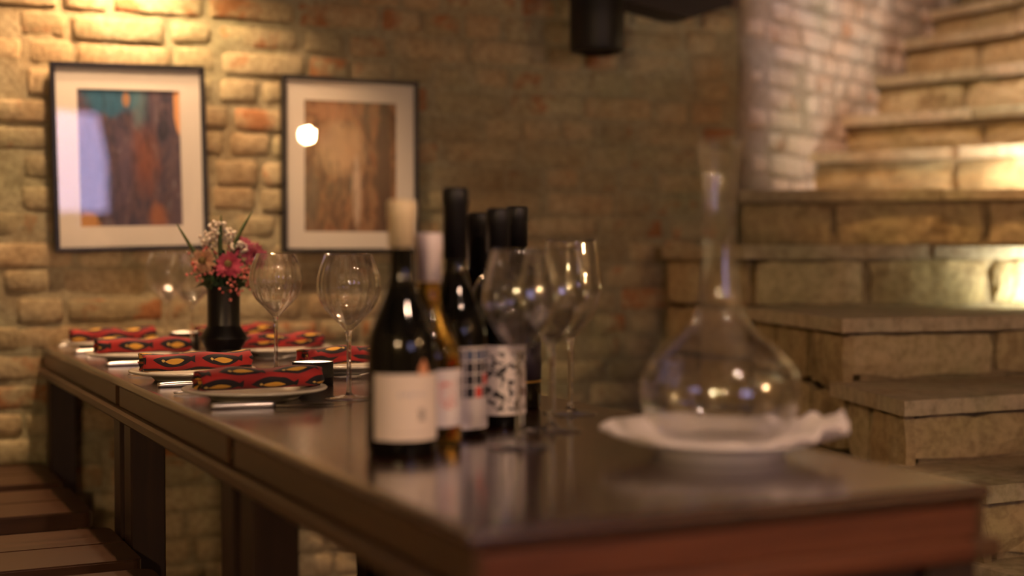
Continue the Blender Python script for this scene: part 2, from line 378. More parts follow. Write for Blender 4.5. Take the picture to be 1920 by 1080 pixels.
# ------------------------------------------------------------------ the room
def brick_wall(name, loc, rz, x0, x1, ztop, vx0, vx1, vz0, vz1, bm, mm, seed, holes=()):
    rng = random.Random(seed)
    wall = MB().box(x0, x1, .03, .22, 0, ztop).build(name, mm, loc=loc, rz=rz, kind='structure')
    # rough mortar skin over the part of the wall in view
    nx = int((vx1-vx0)/.022); nz = int((vz1-vz0)/.022); vs = []; fs = []
    lat = [[rng.uniform(-1, 1) for _ in range(nx+2)] for _ in range(nz+2)]
    big = [[rng.uniform(-1, 1) for _ in range(nx//5+3)] for _ in range(nz//5+3)]
    for j in range(nz+1):
        for i in range(nx+1):
            bi, bj = i/5, j/5; a, b = int(bi), int(bj); s, t = bi-a, bj-b
            g = (big[b][a]*(1-s)+big[b][a+1]*s)*(1-t) + (big[b+1][a]*(1-s)+big[b+1][a+1]*s)*t
            vs.append((vx0+(vx1-vx0)*i/nx, .0012 - .0022*lat[j][i] - .0046*g, vz0+(vz1-vz0)*j/nz))
    W = nx+1
    for j in range(nz):
        for i in range(nx): fs.append((j*W+i, j*W+i+1, (j+1)*W+i+1, (j+1)*W+i))
    k = len(vs); vs += [(vx0, .04, vz0), (vx1, .04, vz0), (vx1, .04, vz1), (vx0, .04, vz1)]
    fs += [(nx, 0, k, k+1), (nz*W, nz*W+nx, k+2, k+3), (0, nz*W, k+3, k), (nz*W+nx, nx, k+1, k+2)]
    obj('mortar', mesh('mortar', vs, fs, True), mm, wall)
    var = {}
    for L in (.24, .115):
        var[L] = []
        for q in range(6):
            me = mesh('brick', *rough_block(rng, L, .064, .0065, .0, .0022, 4, 3, .008, (0, .05 if L > .2 else .1, rng.uniform(.4, .6), .95 if L > .2 else .9, 1), (0, .16, .84, 1)), smooth=True); me.materials.append(bm); var[L].append(me)
    rest = MB(); nrow = 0; z = .04
    while z < ztop-.05:
        x = x0 + rng.uniform(0, .12) + (.125 if nrow % 2 else 0)
        while x < x1-.02:
            L = .24 if rng.random() < .5 else .115
            if x+L > x1: L = .115
            if x+L > x1+.005: break
            cx = x+L/2; dz = rng.uniform(-.006, .006); dy = rng.uniform(-.004, .005); rt = rng.uniform(-.022, .022)
            if vx0+.05 < cx < vx1-.04 and vz0 < z < vz1:
                obj('brick', rng.choice(var[L]), None, wall, loc=(cx, dy, z+dz), rot=(rng.uniform(-.04, .04), rt, rng.uniform(-.012, .012))).scale = (rng.uniform(.9, 1.03), 1, rng.uniform(.82, 1.06))
            else:
                me = rng.choice(var[L]); rest.add([(v.co.x+cx, v.co.y+.022+dy, v.co.z+z) for v in me.vertices], [tuple(p.vertices) for p in me.polygons])
            x += L + rng.uniform(.011, .02)
        z += .075; nrow += 1
    if rest.v: rest.build('bricks_beyond', bm, wall, True, kind='stuff')
    return wall
wall_back = brick_wall('wall_back', T(TL+.012, 0, 0), TH, -1.65, 2.2, 2.6, -.16, 2.2, .60, 2.04, M['brick'], M['mortar'], 3)
PWA = math.atan2(.78, .625)
wall_stair = brick_wall('wall_stair', (.747, 4.68, 0), PWA, 0, 3.4, 3.0, 0, 1.9, 1.30, 2.40, M['pinkbrick'], M['pinkmortar'], 8)
MB().box(-2.85, 3.25, -1.75, 7.4, -.12, 0).build('floor', M['floor'], kind='structure')
MB().box(-2.85, 3.25, -1.75, 7.4, 2.85, 2.95).build('ceiling', M['ceiling'], kind='structure')
MB().box(-2.85, -2.7, -1.75, 3.15, 0, 2.85).build('wall_left', M['plaster'], kind='structure')
MB().box(3.1, 3.25, -1.75, 7.4, 0, 2.85).build('wall_right', M['plaster'], kind='structure')
MB().box(2.5, 3.1, 7.25, 7.4, 0, 2.85).build('wall_far', M['plaster'], kind='structure')
wr = MB(); wx0, wx1, wz0, wz1 = 1.65, 2.90, 1.47, 2.27
wr.box(-2.7, wx0, -1.75, -1.55, 0, 2.85).box(wx1, 3.1, -1.75, -1.55, 0, 2.85).box(wx0, wx1, -1.75, -1.55, 0, wz0).box(wx0, wx1, -1.75, -1.55, wz1, 2.85)
wr.build('wall_rear', M['plaster'], kind='structure')
win = obj('window_1', None, loc=(0, 0, 0), kind='structure')
f = MB().box(wx0, wx1, -1.70, -1.64, wz0, wz0+.05).box(wx0, wx1, -1.70, -1.64, wz1-.05, wz1).box(wx0, wx0+.05, -1.70, -1.64, wz0, wz1).box(wx1-.05, wx1, -1.70, -1.64, wz0, wz1)
f.build('window_frame', M['window_paint'], win)
MB().box(2.25, 2.29, -1.69, -1.65, wz0+.05, wz1-.05).build('mullion', M['window_paint'], win)
for a, b in ((wx0+.05, 2.25), (2.29, wx1-.05)): MB().box(a, b, -1.672, -1.668, wz0+.05, wz1-.05).build('window_pane', M['pane'], win)

# ------------------------------------------------------------------ staircase
stair = obj('staircase', None, loc=(0, 0, 0), kind='structure')
ST = {  # n: top height, left end, right end of the nosing line
 -7: (.140, (1.52, 2.02), (2.75, 2.50)), -6: (.300, (1.36, 2.22), (2.72, 2.80)), -5: (.460, (1.20, 2.42), (2.66, 3.10)),
 -4: (.620, (1.07, 2.63), (2.58, 3.36)), -3: (.782, (.955, 2.85), (2.50, 3.60)), -2: (.928, (.855, 3.06), (2.42, 3.82)),
 -1: (1.085, (.815, 3.45), (2.36, 4.00)), 0: (1.262, (.700, 4.12), (2.34, 4.12)), 1: (1.440, (.735, 4.60), (2.33, 4.20)),
 2: (1.596, (1.058, 5.09), (2.33, 4.26)), 3: (1.746, (1.228, 5.30), (2.36, 4.34)), 4: (1.910, (1.397, 5.51), (2.38, 4.44)),
 5: (2.085, (1.569, 5.726), (2.42, 4.52)), 6: (2.235, (1.74, 5.93), (2.46, 4.62)), 7: (2.395, (1.91, 6.14), (2.52, 4.72)), 8: (2.55, (2.08, 6.36), (2.60, 4.82))}
rs = random.Random(21); SL = .034
SPLIT = {-1: [.0, .27, .50, .74, 1], 0: [.0, .2, .42, .50, .75, 1], 1: [.0, .18, .46, .58, .8, 1], 2: [.0, .34, .74, 1], 3: [.0, .36, .52, .8, 1], -2: [0, .22, .4, .7, 1]}
for n in sorted(ST)[:-1]:
    z, A, B = ST[n]; z1, C, D = ST[n+1]; zp = ST[n-1][0] if n-1 in ST else 0.0
    A, B, C, D = Vector(A), Vector(B), Vector(C), Vector(D); d = (B-A).normalized(); nrm = Vector((d.y, -d.x)); ln = (B-A).length
    step = obj('step', None, parent=stair)
    # core: solid under the tread, set back from the stones
    ins = .022; A2 = A - nrm*ins + d*(.05 if n <= 0 else 0); C2 = C + d*.05
    poly = [A2, B - nrm*ins, D - nrm*.0, C2]
    if n == 0: poly = [A2, B - nrm*ins, D, C2, Vector((.56, 4.5))]
    MB().prism([tuple(q) for q in poly], 0.0, z-SL).build('mortar_core', M['core'], step)
    # tread slabs
    cuts = [0, rs.uniform(.30, .38), rs.uniform(.62, .72), 1.0]; E0 = A + nrm*.03 - d*(.035 if n <= 0 else 0); E1 = B + nrm*.03; G0 = C - nrm*.0 - d*(.03 if n < 0 else 0); G1 = D
    back = (C-A).normalized()
    if n == 0: G0 = Vector((.73, 4.66))
    for q in range(3):
        s, t = cuts[q]+(.004 if q else 0), cuts[q+1]; j = rs.uniform(-.008, .008)
        pl = [E0.lerp(E1, s) + nrm*j, E0.lerp(E1, t) + nrm*j, G0.lerp(G1, t) - nrm*.03, G0.lerp(G1, s) - nrm*.03]
        if n == 0 and q == 0: pl = [E0 + nrm*j, E0.lerp(E1, t) + nrm*j, G0.lerp(G1, t), Vector((.74, 4.66)), Vector((.475, 4.50)), Vector((.47, 4.47))]
        zj = z + rs.uniform(-.004, .003)
        me = MB().prism([tuple(p) for p in pl], z-SL+rs.uniform(-.006, 0), zj)
        me.build('tread_slab', M['tread'], step)
    # riser stones
    sp = SPLIT.get(n) or [0, rs.uniform(.2, .3), rs.uniform(.42, .55), rs.uniform(.7, .8), 1]
    h = z - SL - zp - .012; ang = math.atan2(d.y, d.x)
    for s, t in zip(sp, sp[1:]):
        L = (t-s)*ln - .022; c = A + d*(ln*(s+t)/2) - nrm*.038
        me = mesh('riser_stone', *rough_block(rs, L, h-.008, .034, .004, .006, 6, 3, .010))
        obj('riser_stone', me, M['stone'], step, loc=(c.x, c.y, zp + .004 + h/2), rz=ang)
    # flank stones on the open left side of the lower steps
    if n <= 0:
        segs = [(C - d*.0, A)] if n < 0 else [(Vector((.49, 4.51)), Vector((.70, 4.16)))]
        for (p, q) in segs:
            e = (q-p); le = e.length; e.normalize(); en = Vector((e.y, -e.x)); an = math.atan2(e.y, e.x); zz = 0.02; hh = (z-SL-.02)
            rows = max(1, round(hh/.155)); rh = hh/rows
            for r_ in range(rows):
                k = max(1, round(le/.24)); 
                xs = [0] + sorted(min(max((i + rs.uniform(-.2, .2))/k, .1), .9) for i in range(1, k)) + [1]
                for s, t in zip(xs, xs[1:]):
                    L = (t-s)*le - .016
                    if L < .03: continue
                    c = p + e*(le*(s+t)/2) - en*.0
                    me = mesh('flank_stone', *rough_block(rs, L, rh-.014, .012, .003, .006, 4, 2, .010))
                    obj('flank_stone', me, M['stone'], step, loc=(c.x, c.y, zz + rh*(r_+.5)), rz=an)
# inner newel pillar that the steps wind around
MB().prism([(2.62+.36*math.cos(2*math.pi*k/20), 4.28+.36*math.sin(2*math.pi*k/20)) for k in range(20)], 0, 2.85).build('newel_pillar', M['plaster'], stair)

def globe_sconce(loc, wallpt, label, mat='globe', gr=.055):
    t = thing('globe_sconce', label, 'lamp', loc)
    obj('globe', lathe([(.002, -gr)] + [(gr*math.sin(math.pi*k/12), -gr*math.cos(math.pi*k/12)) for k in range(1, 12)] + [(.002, gr)], 24), M[mat], t)
    d = Vector(wallpt) - Vector(loc)
    MB().tube([d*.35/d.length*.15, d*.95], .010).build('arm', M['matblack'], t)
    MB().tube([d*.9, d*.998], .05, 16).build('wall_plate', M['matblack'], t)
globe_sconce((2.92, .30, 1.98), (3.1, .30, 1.98), 'white glass globe sconce on the right-hand plaster wall', 'globe_right', .038)
globe_sconce((-.68, -1.38, 1.98), (-.68, -1.55, 1.98), 'white glass globe sconce beside the rear window')
ss = thing('ceiling_spotlight', 'black ceiling spotlight aimed at the upper winding steps', 'lamp', (1.30, 3.70, 2.85))
MB().tube([(0, 0, 0), (0, 0, -.10)], .012).build('stem', M['matblack'], ss)
MB().tube([(-.02, -.06, -.07), (.02, .06, -.14)], [.035, .045], 16).build('housing', M['matblack'], ss)
add_light('stair_spot_source', 'SPOT', (.03, .09, -.16), 58, (1.0, .54, .20), ss, spot_size=R(84), spot_blend=.5, shadow_soft_size=.04, target=(.58, 1.10, -1.15))
def step_light(loc, target, energy, label):
    t = thing('step_light', label, 'lamp', loc)
    obj('housing', lathe([(.03, 0), (.03, .03), (.026, .034), (.024, .03), (.024, .012), (.002, .012)], 20), M['matblack'], t)
    obj('lens', lathe([(.0235, .014), (.022, .026), (.002, .029)], 20), M['led'], t)
    d = Vector(target) - Vector(loc)
    add_light('step_light_source', 'SPOT', (0, 0, .045), energy, (1.0, .95, .80), t, spot_size=R(165), spot_blend=.6, shadow_soft_size=.02, target=(d.x, d.y, d.z))
step_light((1.56, 3.98, 1.085), (1.56, 4.12, 1.17), 9.0, 'small round step light glowing on a stone tread before a bright riser')
step_light((1.72, 4.44, 1.44), (1.76, 4.62, 1.52), 16.0, 'small round step light at the foot of the riser above the widest tread')
step_light((2.06, 4.70, 1.746), (2.10, 4.85, 1.83), 9.0, 'small round step light high on the winding stair')
# spotlight washing the stairwell wall
sp = thing('stairwell_spotlight', 'black ceiling spotlight aimed at the pale stairwell brick wall', 'lamp', (1.45, 4.05, 2.80))
MB().tube([(0, 0, .05), (0, 0, -.06)], .012).build('stem', M['matblack'], sp)
MB().tube([(-.02, -.05, -.04), (.01, .07, -.12)], [.03, .038], 16).build('housing', M['matblack'], sp)
add_light('spot_source', 'SPOT', (.02, .10, -.15), 23, (1.0, .84, .88), sp, spot_size=R(78), spot_blend=.35, shadow_soft_size=.04, target=(-.12, 1.35, -.95))

# ------------------------------------------------------------------ wall fittings
dl = thing('wall_downlight', 'black wall downlight throwing warm light down the brick wall', 'lamp', T(TL-.13, .216, 2.03), TH)
obj('shade', lathe([(.045, 0), (.045, .10), (.002, .10), (.002, .097), (.042, .097), (.042, 0)], 24, closed=True), M['matblack'], dl)
MB().box(-.012, .012, .04, .135, .04, .06).build('bracket', M['matblack'], dl)
obj('bulb', lathe([(.002, .02), (.018, .026), (.024, .045), (.016, .07), (.002, .075)], 16), M['bulb'], dl)
add_light('downlight_source', 'SPOT', (0, 0, -.005), 14, WARM, dl, spot_size=R(152), spot_blend=.35, shadow_soft_size=.025)

cs = thing('ceiling_spotlight', 'black ceiling spotlight above the table aimed at the pictures', 'lamp', T(1.92, .20, 2.85), TH)
MB().tube([(0, 0, 0), (0, 0, -.10)], .012).build('stem', M['matblack'], cs)
MB().tube([(0, -.05, -.07), (0, .06, -.15)], [.035, .045], 16).build('housing', M['matblack'], cs)
add_light('ceiling_spot_source', 'SPOT', (0, .085, -.175), 88, WARM, cs, spot_size=R(82), spot_blend=.45, shadow_soft_size=.035, target=(-.02, .44, -1.70))
added_key = thing('ceiling_spotlight', 'added key spotlight out of view, aimed at the wine bottles and decanter', 'lamp', (.95, .35, 2.85))  # unseen key lamp and fitting, added to brighten the bottles and decanter
MB().tube([(0, 0, 0), (0, 0, -.10)], .012).build('stem', M['matblack'], added_key)
MB().tube([(.03, -.05, -.06), (-.03, .05, -.15)], [.035, .045], 16).build('housing', M['matblack'], added_key)
add_light('added_key_source', 'SPOT', (-.04, .07, -.17), 62, (1.0, .64, .44), added_key, spot_size=R(52), spot_blend=.6, shadow_soft_size=.04, target=(-.80, 1.42, -1.78))

pt = thing('pendant_lamp', 'black cylindrical pendant lamp hanging in front of the brick wall', 'lamp', T(TL-.22, 1.54, 1.825))
obj('shade', lathe([(.062, 0), (.078, .004), (.081, .012), (.081, .25), (.07, .262), (.004, .265), (.004, .26), (.074, .25), (.074, .02), (.06, .006)], 40, closed=True), M['matblack'], pt)
obj('diffuser', lathe([(.002, .012), (.07, .012), (.07, .016), (.002, .016)], 32), plain('unlit_diffuser', (.02, .02, .02), .5), pt)
MB().tube([(0, 0, .26), (0, 0, 1.02)], .004).build('cord', M['matblack'], pt)
bm_ = thing('timber_beam', 'dark timber beam with a sloping end against the brick wall', 'beam', T(TL+.006, 0, 0), TH)
prof = [(1.52, 2.03), (1.70, 2.005), (1.90, 1.975), (1.945, 1.975), (2.00, 1.995), (2.08, 2.02), (2.08, 2.30), (1.52, 2.30)]
vs = [(x, -.005, z) for x, z in prof] + [(x, -.13, z) for x, z in prof]; n = len(prof)
obj('timber', mesh('timber', vs, [tuple(range(n))[::-1], tuple(range(n, 2*n))] + [(i, (i+1) % n, n+(i+1) % n, n+i) for i in range(n)]), M['beam'], bm_)

def picture(v0, v1, zb, zt, tilt, art, mw, label):
    W = v1-v0; H = zt-zb; t = thing('picture_frame', label, 'picture', T(TL-.028, (v0+v1)/2, (zb+zt)/2)); t.rotation_euler = Matrix.Rotation(TH, 4, 'Z').__matmul__(Matrix.Rotation(tilt, 4, 'Y')).to_euler()
    b = .0125; y0, y1 = -.014, .018
    MB().box(-W/2, W/2, y0, y1, H/2-b, H/2, .0015).build('frame_rail', M['black'], t)
    MB().box(-W/2, W/2, y0, y1, -H/2, -H/2+b, .0015).build('frame_rail', M['black'], t)
    MB().box(-W/2, -W/2+b, y0, y1, -H/2+b, H/2-b, .0015).build('frame_rail', M['black'], t)
    MB().box(W/2-b, W/2, y0, y1, -H/2+b, H/2-b, .0015).build('frame_rail', M['black'], t)
    ml, mr, mt, mb = mw; x0, x1, z0, z1 = -W/2+ml, W/2-mr, -H/2+mb, H/2-mt; o = W/2-b; p = H/2-b
    m = MB().box(-o, o, -.002, .001, z1, p).box(-o, o, -.002, .001, -p, z0).box(-o, x0, -.002, .001, z0, z1).box(x1, o, -.002, .001, z0, z1)
    m.build('picture_mat', M['mat'], t)
    e = .004
    obj('artwork', mesh('artwork', [(x0-e, .002, z0-e), (x1+e, .002, z0-e), (x1+e, .002, z1+e), (x0-e, .002, z1+e)], [(0, 1, 2, 3)], uvs=[(0, 0), (1, 0), (1, 1), (0, 1)]), M[art], t)
    MB().box(-o, o, .003, .016, -p, p).build('backing', M['matblack'], t)
    obj('glass_pane', mesh('glass_pane', [(-o, -.008, -p), (o, -.008, -p), (o, -.008, p), (-o, -.008, p)], [(0, 1, 2, 3)]), M['pane'], t)
picture(.027, .430, 1.247, 1.742, -.022, 'art_teal', (.068, .068, .068, .066), 'black framed abstract picture with teal and purple tones above the table')
picture(.642, 1.050, 1.241, 1.737, 0.0, 'art_brown', (.066, .066, .066, .060), 'black framed abstract picture in brown and orange streaks on the brick wall')

# ------------------------------------------------------------------ table
tb = thing('dining_table', 'long dark wooden counter-height table running to the brick wall', 'table', T(0, 0, 0), TH)
def slab(x0, x1, y0, y1, z0, z1, r=.005, seg=4):
    # rounded-edge slab (rounded vertical profile)
    pr = [(r*(1-math.cos(math.pi*k/2/seg)), z0 + r*(1-math.sin(math.pi*k/2/seg))) for k in range(seg, -1, -1)]
    pr = [(r - r*math.sin(math.pi*k/2/seg), z0 + r - r*math.cos(math.pi*k/2/seg)) for k in range(seg+1)] + [(r - r*math.cos(math.pi*k/2/seg), z1 - r + r*math.sin(math.pi*k/2/seg)) for k in range(seg+1)]
    vs = []; fs = []
    for ins, z in pr: vs += [(x0+ins, y0+ins, z), (x1-ins, y0+ins, z), (x1-ins, y1-ins, z), (x0+ins, y1-ins, z)]
    n = len(pr)
    for i in range(n-1):
        for k in range(4): fs.append((i*4+k, i*4+(k+1) % 4, (i+1)*4+(k+1) % 4, (i+1)*4+k))
    fs += [(3, 2, 1, 0), tuple((n-1)*4+k for k in range(4))]
    return mesh('slab', vs, fs)
obj('tabletop', slab(0, TW, 0, TL, TZ-.018, TZ, .008), M['table'], tb)
MB().box(.06, TW-.06, .024, TL-.005, TZ-.058, TZ-.018).build('sub_frame', M['leg'], tb)
seams = [0, .839, 1.697, TL]; g = .019
for i in range(3):
    a, b = seams[i]+(g if i else .004), seams[i+1]-(g if i < 2 else .0)
    for x0, x1 in ((.004, .013), (TW-.013, TW-.004)):
        MB().box(x0, x1, a, b, TZ-.056, TZ-.0165, .002).build('apron_panel', M['table_side'], tb)
    for u0 in (a+.002, b-.068):
        for x0 in (.012, TW-.078): MB().box(x0, x0+.066, u0, u0+.066, 0, TZ-.078, .003).build('leg', M['leg'], tb)
    for x0 in (.045, TW-.055): MB().box(x0-.01, x0+.02, a+.066, b-.066, .16, .20, .003).build('stretcher', M['leg'], tb)
for x0, x1 in ((-.010, .026), (TW-.026, TW+.010)): MB().box(x0, x1, -.010, TL-.002, TZ-.079, TZ-.056, .005).build('ledge_moulding', M['table_side'], tb)
MB().box(.013, TW-.013, .006, .022, TZ-.056, TZ-.022, .002).build('end_panel', M['table_end'], tb)
MB().box(.026, TW-.026, -.010, .026, TZ-.079, TZ-.056, .005).build('ledge_moulding', M['table_end'], tb)
for i in (0, 1, 2):
    MB().box(.026, TW-.026, seams[i]+.02, seams[i]+.06, TZ-.11, TZ-.06).build('cross_rail', M['leg'], tb)

# ------------------------------------------------------------------ stools
def rounded_rect(x0, x1, y0, y1, r, corners):
    pts = []
    for cx, cy, a0, key in ((x1-r, y1-r, 0, 'ne'), (x0+r, y1-r, 90, 'nw'), (x0+r, y0+r, 180, 'sw'), (x1-r, y0+r, 270, 'se')):
        if key in corners: pts += [(cx+r*math.cos(R(a0+k*18)), cy+r*math.sin(R(a0+k*18))) for k in range(6)]
        else: pts.append((cx+math.copysign(r, math.cos(R(a0+45))), cy+math.copysign(r, math.sin(R(a0+45)))))
    return pts
def stool():
    t = thing('bar_stool', 'x', 'stool', group='wooden bar stools along the table')
    D, Wd = .345, .335; hz = .69
    for k, (y0, y1) in enumerate(((0, .166), (.169, Wd))):
        crn = ('se', 'sw') if k == 0 else ('ne', 'nw')
        m = MB().prism(rounded_rect(-D, 0, y0, y1, .025, crn), hz-.036, hz-.003)
        m.prism(rounded_rect(-D+.003, -.003, y0+.003, y1-.003, .024, crn), hz-.003, hz); m.build('seat_board', M['stool'], t)
    for x in (-D+.03, -.065):
        for y in (.03, Wd-.065): MB().box(x, x+.035, y, y+.035, 0, hz-.036, .003).build('leg', M['leg'], t)
    for y in (.035, Wd-.06): MB().box(-D+.06, -.06, y, y+.022, .24, .275, .003).build('footrest', M['leg'], t)
    for x in (-D+.037, -.058): MB().box(x, x+.022, .06, Wd-.06, .32, .355, .003).build('stretcher', M['leg'], t)
    for y in (.032, Wd-.056): MB().box(-D+.06, -.06, y, y+.022, hz-.09, hz-.036, .002).build('seat_rail', M['leg'], t)
    return t
proto = stool()
for i, (u0, lab) in enumerate(((2.413, 'wooden bar stool tucked against the brick wall at the table end'), (1.99, 'wooden bar stool, second from the brick wall'), (1.463, 'wooden bar stool, third from the brick wall'), (1.05, 'wooden bar stool, fourth from the brick wall'))):
    o = proto if i == 0 else copy_tree(proto)
    o.location = T(u0, .006, 0); o.rotation_euler = (0, 0, TH); o['label'] = lab

# ------------------------------------------------------------------ place settings
plate_me = lathe([(.002, .004), (.062, .004), (.066, 0), (.071, 0), (.074, .003), (.080, .0095), (.114, .0145), (.1190, .0165), (.1200, .0188), (.1180, .0208), (.112, .0200), (.082, .0140), (.074, .0095), (.060, .008), (.002, .008)], 64); plate_me.materials.append(M['porcelain'])
def napkin_mesh(seed):
    rg = random.Random(seed); L = .208; nl = 26; nc = 22; vs = []; uvs = []; fs = []
    ph = rg.uniform(0, 6)
    def ring(x, k):
        a = 2*math.pi*k/nc; c, s = math.cos(a), math.sin(a)
        wy = .031 + .0025*math.sin(x*40+ph); hz = .0172 + .0012*math.sin(x*55+ph*2)
        y = wy*math.copysign(abs(c)**.75, c); z = hz + hz*math.copysign(abs(s)**.8, s)
        z *= 1 + .03*math.sin(3*a + x*20 + ph)
        return y, z
    for i in range(nl+1):
        x = (i/nl-.5)*L; e = min(1, .93 + .07*min(i, nl-i))
        for k in range(nc+1):
            y, z = ring(x, k % nc); vs.append((x + .002*math.sin(k*1.3+ph)*(i in (0, nl)), y*e, .0172 + (z-.0172)*e)); uvs.append((x, k/nc*.13))
    W = nc+1
    for i in range(nl):
        for k in range(nc): fs.append((i*W+k, i*W+k+1, (i+1)*W+k+1, (i+1)*W+k))
    # rolled ends: stepped spiral rings sunk inwards
    for i, sgn in ((0, -1), (nl, 1)):
        prev = [i*W+k for k in range(nc)]
        for q, (sc, dx) in enumerate(((.80, .001), (.74, .010), (.5, .006), (.44, .012), (.15, .008))):
            cur = []
            for k in range(nc):
                y, z = ring((i/nl-.5)*L, k); cur.append(len(vs)); vs.append(((i/nl-.5)*L - sgn*dx, y*sc, .0172+(z-.0172)*sc)); uvs.append(((i/nl-.5)*L + .01*q, k/nc*.13*sc+.02))
            for k in range(nc):
                a, b, c2, d2 = prev[k], prev[(k+1) % nc], cur[(k+1) % nc], cur[k]; fs.append((a, b, c2, d2) if sgn > 0 else (d2, c2, b, a))
            prev = cur
        fs.append(tuple(prev) if sgn > 0 else tuple(prev[::-1]))
    return mesh('napkin', vs, fs, True, uvs)
def knife(parent_loc, rz, label, group):
    t = thing('table_knife', label, 'knife', parent_loc, rz, group)
    m = MB(); pts = spline([(0, 0, .004), (.03, 0, .0045), (.07, 0, .0045), (.10, 0, .004)], 4)
    m.tube(pts, [.0048 + .0012*math.sin(math.pi*min(1, i/len(pts)*1.0)) for i in range(len(pts))], 10); m.build('handle', M['steel'], t, True)
    m = MB().prism([(.098, -.004), (.12, -.0085), (.19, -.009), (.213, -.004), (.218, .004), (.21, .006), (.10, .005)], .0018, .0042); m.build('blade', M['dark_steel'], t)
def fork(parent_loc, rz, label, group):
    t = thing('table_fork', label, 'fork', parent_loc, rz, group)
    pts = spline([(0, 0, .003), (.05, 0, .006), (.11, 0, .010), (.14, 0, .006)], 5); vs = []; fs = []
    for i, p in enumerate(pts):
        s = i/(len(pts)-1); wd = .0062*(1-s)+.0028*s; th = .0014
        vs += [(p[0], -wd, p[2]-th), (p[0], wd, p[2]-th), (p[0], wd, p[2]+th), (p[0], -wd, p[2]+th)]
    for i in range(len(pts)-1):
        for k in range(4): fs.append((i*4+k, (i+1)*4+k, (i+1)*4+(k+1) % 4, i*4+(k+1) % 4))
    fs += [(0, 1, 2, 3), tuple(range(len(vs)-4, len(vs)))[::-1]]
    obj('handle', mesh('handle', vs, fs, True), M['steel'], t)
    h = MB().prism([(.138, -.003), (.150, -.0105), (.160, -.0115), (.160, .0115), (.150, .0105), (.138, .003)], .0035, .006)
    hd = h.build('fork_head', M['steel'], t)
    for y in (-.0098, -.0033, .0033, .0098): MB().tube([(.158, y, .0048), (.185, y, .0035), (.203, y, .008)], [.0016, .0015, .0008], 6).build('tine', M['steel'], hd)
def glass_parts(H, rmax, rrim, zb, zmax, foot, ribs):
    th = .0012
    stem = _spl([(.0095, .0072), (.0046, .013), (.0038, zb*.45), (.0042, zb*.85), (.0078, zb-.002)], 5)
    out = _spl([(.0078, zb-.002), (.022, zb+.013), (rmax*.80, zb+.035), (rmax, zmax), (rmax*.94, zmax+.03), (rrim, H)], 6)
    inn = _spl([(rrim-th, H), (rmax*.94-th, zmax+.03), (rmax-th, zmax), (rmax*.80-th, zb+.036), (.020, zb+.0165), (.0045, zb+.0065), (.0004, zb+.006)], 6)
    ft = [(.0004, .0003), (foot*.9, .0003), (foot, .0014), (foot*.96, .0026), (foot*.5, .0045), (.0095, .0072)]
    rib = (zb+.008, H-.003, 20, .02) if ribs else None
    bowl = lathe(out + inn, 120, rib, cap=False); bowl.materials.append(M['thinglass'])
    sm = lathe([(.0004, .0072)] + stem + [(.0004, zb-.002)], 24, cap=False); sm.materials.append(M['glass'])
    fm = lathe(ft, 48, cap=False); fm.materials.append(M['thinglass'])
    return bowl, sm, fm
def _spl(p, n): return [q[:2] for q in spline([(a, b, 0) for a, b in p], n)]
def spline2(p): return p
_sp = spline
def spline(pts, n=6):
    if len(pts[0]) == 2: return [q[:2] for q in _sp([(a, b, 0) for a, b in pts], n)]
    return _sp(pts, n)
g_far = glass_parts(.242, .0525, .0385, .118, .183, .041, True)
g_near = glass_parts(.250, .0475, .0345, .122, .180, .042, False)
g_tall = glass_parts(.264, .0470, .0385, .118, .186, .042, False)

L_SET = [(1.185, .136, 'nearest the wine bottles'), (1.590, .127, 'beside the squat vase'), (2.11, .130, 'two places from the brick wall'), (2.54, .140, 'next to the brick wall')]
names = ['first from the wine bottles', 'second from the wine bottles', 'third from the wine bottles', 'last before the brick wall']
for i, (u, v, _) in enumerate(L_SET):
    where = 'stool side, ' + names[i]; rg = random.Random(40+i)
    obj('dinner_plate', plate_me, None, loc=T(u, v, TZ), rz=TH, label='cream dinner plate, ' + where, cat='plate', group='dinner plates on the stool side')
    obj('rolled_napkin', napkin_mesh(i), M['print'], loc=T(u, v+.006, TZ+.0178), rz=TH + rg.uniform(-.05, .05) + (.04 if i == 0 else 0), label='rolled red fish-print napkin, ' + where, cat='napkin', group='rolled napkins on the stool side')
    knife(T(u-.108 - (.035 if i else .02), .030, TZ), TH + R(-6 if i == 0 else 0), 'steel table knife by its plate, ' + where, 'knives on the stool side')
    fork(T(u+.128, .030, TZ), TH, 'steel fork beside its plate, ' + where, 'forks on the stool side')
R_SET = [(1.615, .458), (2.125, .462), (2.60, .48)]
for i, (u, v) in enumerate(R_SET):
    where = 'stair side, ' + ['beside the front candle tin', 'between two other plates', 'last before the brick wall'][i]; rg = random.Random(60+i)
    obj('dinner_plate', plate_me, None, loc=T(u, v, TZ), rz=TH, label='cream dinner plate, ' + where, cat='plate', group='dinner plates facing the stairs')
    obj('rolled_napkin', napkin_mesh(10+i), M['print'], loc=T(u, v-.006, TZ+.0178), rz=TH + math.pi + R([6, 5, 2][i]), label='rolled red fish-print napkin, ' + where, cat='napkin', group='rolled napkins facing the stairs')
    knife(T(u+.150, .565, TZ) if i < 2 else T(u+.135, .565, TZ), TH + math.pi, 'steel table knife by its plate, ' + where, 'knives facing the stairs')
    fork(T(u-.140, .560, TZ), TH + math.pi + R(4), 'steel fork by its plate, ' + where, 'forks facing the stairs')
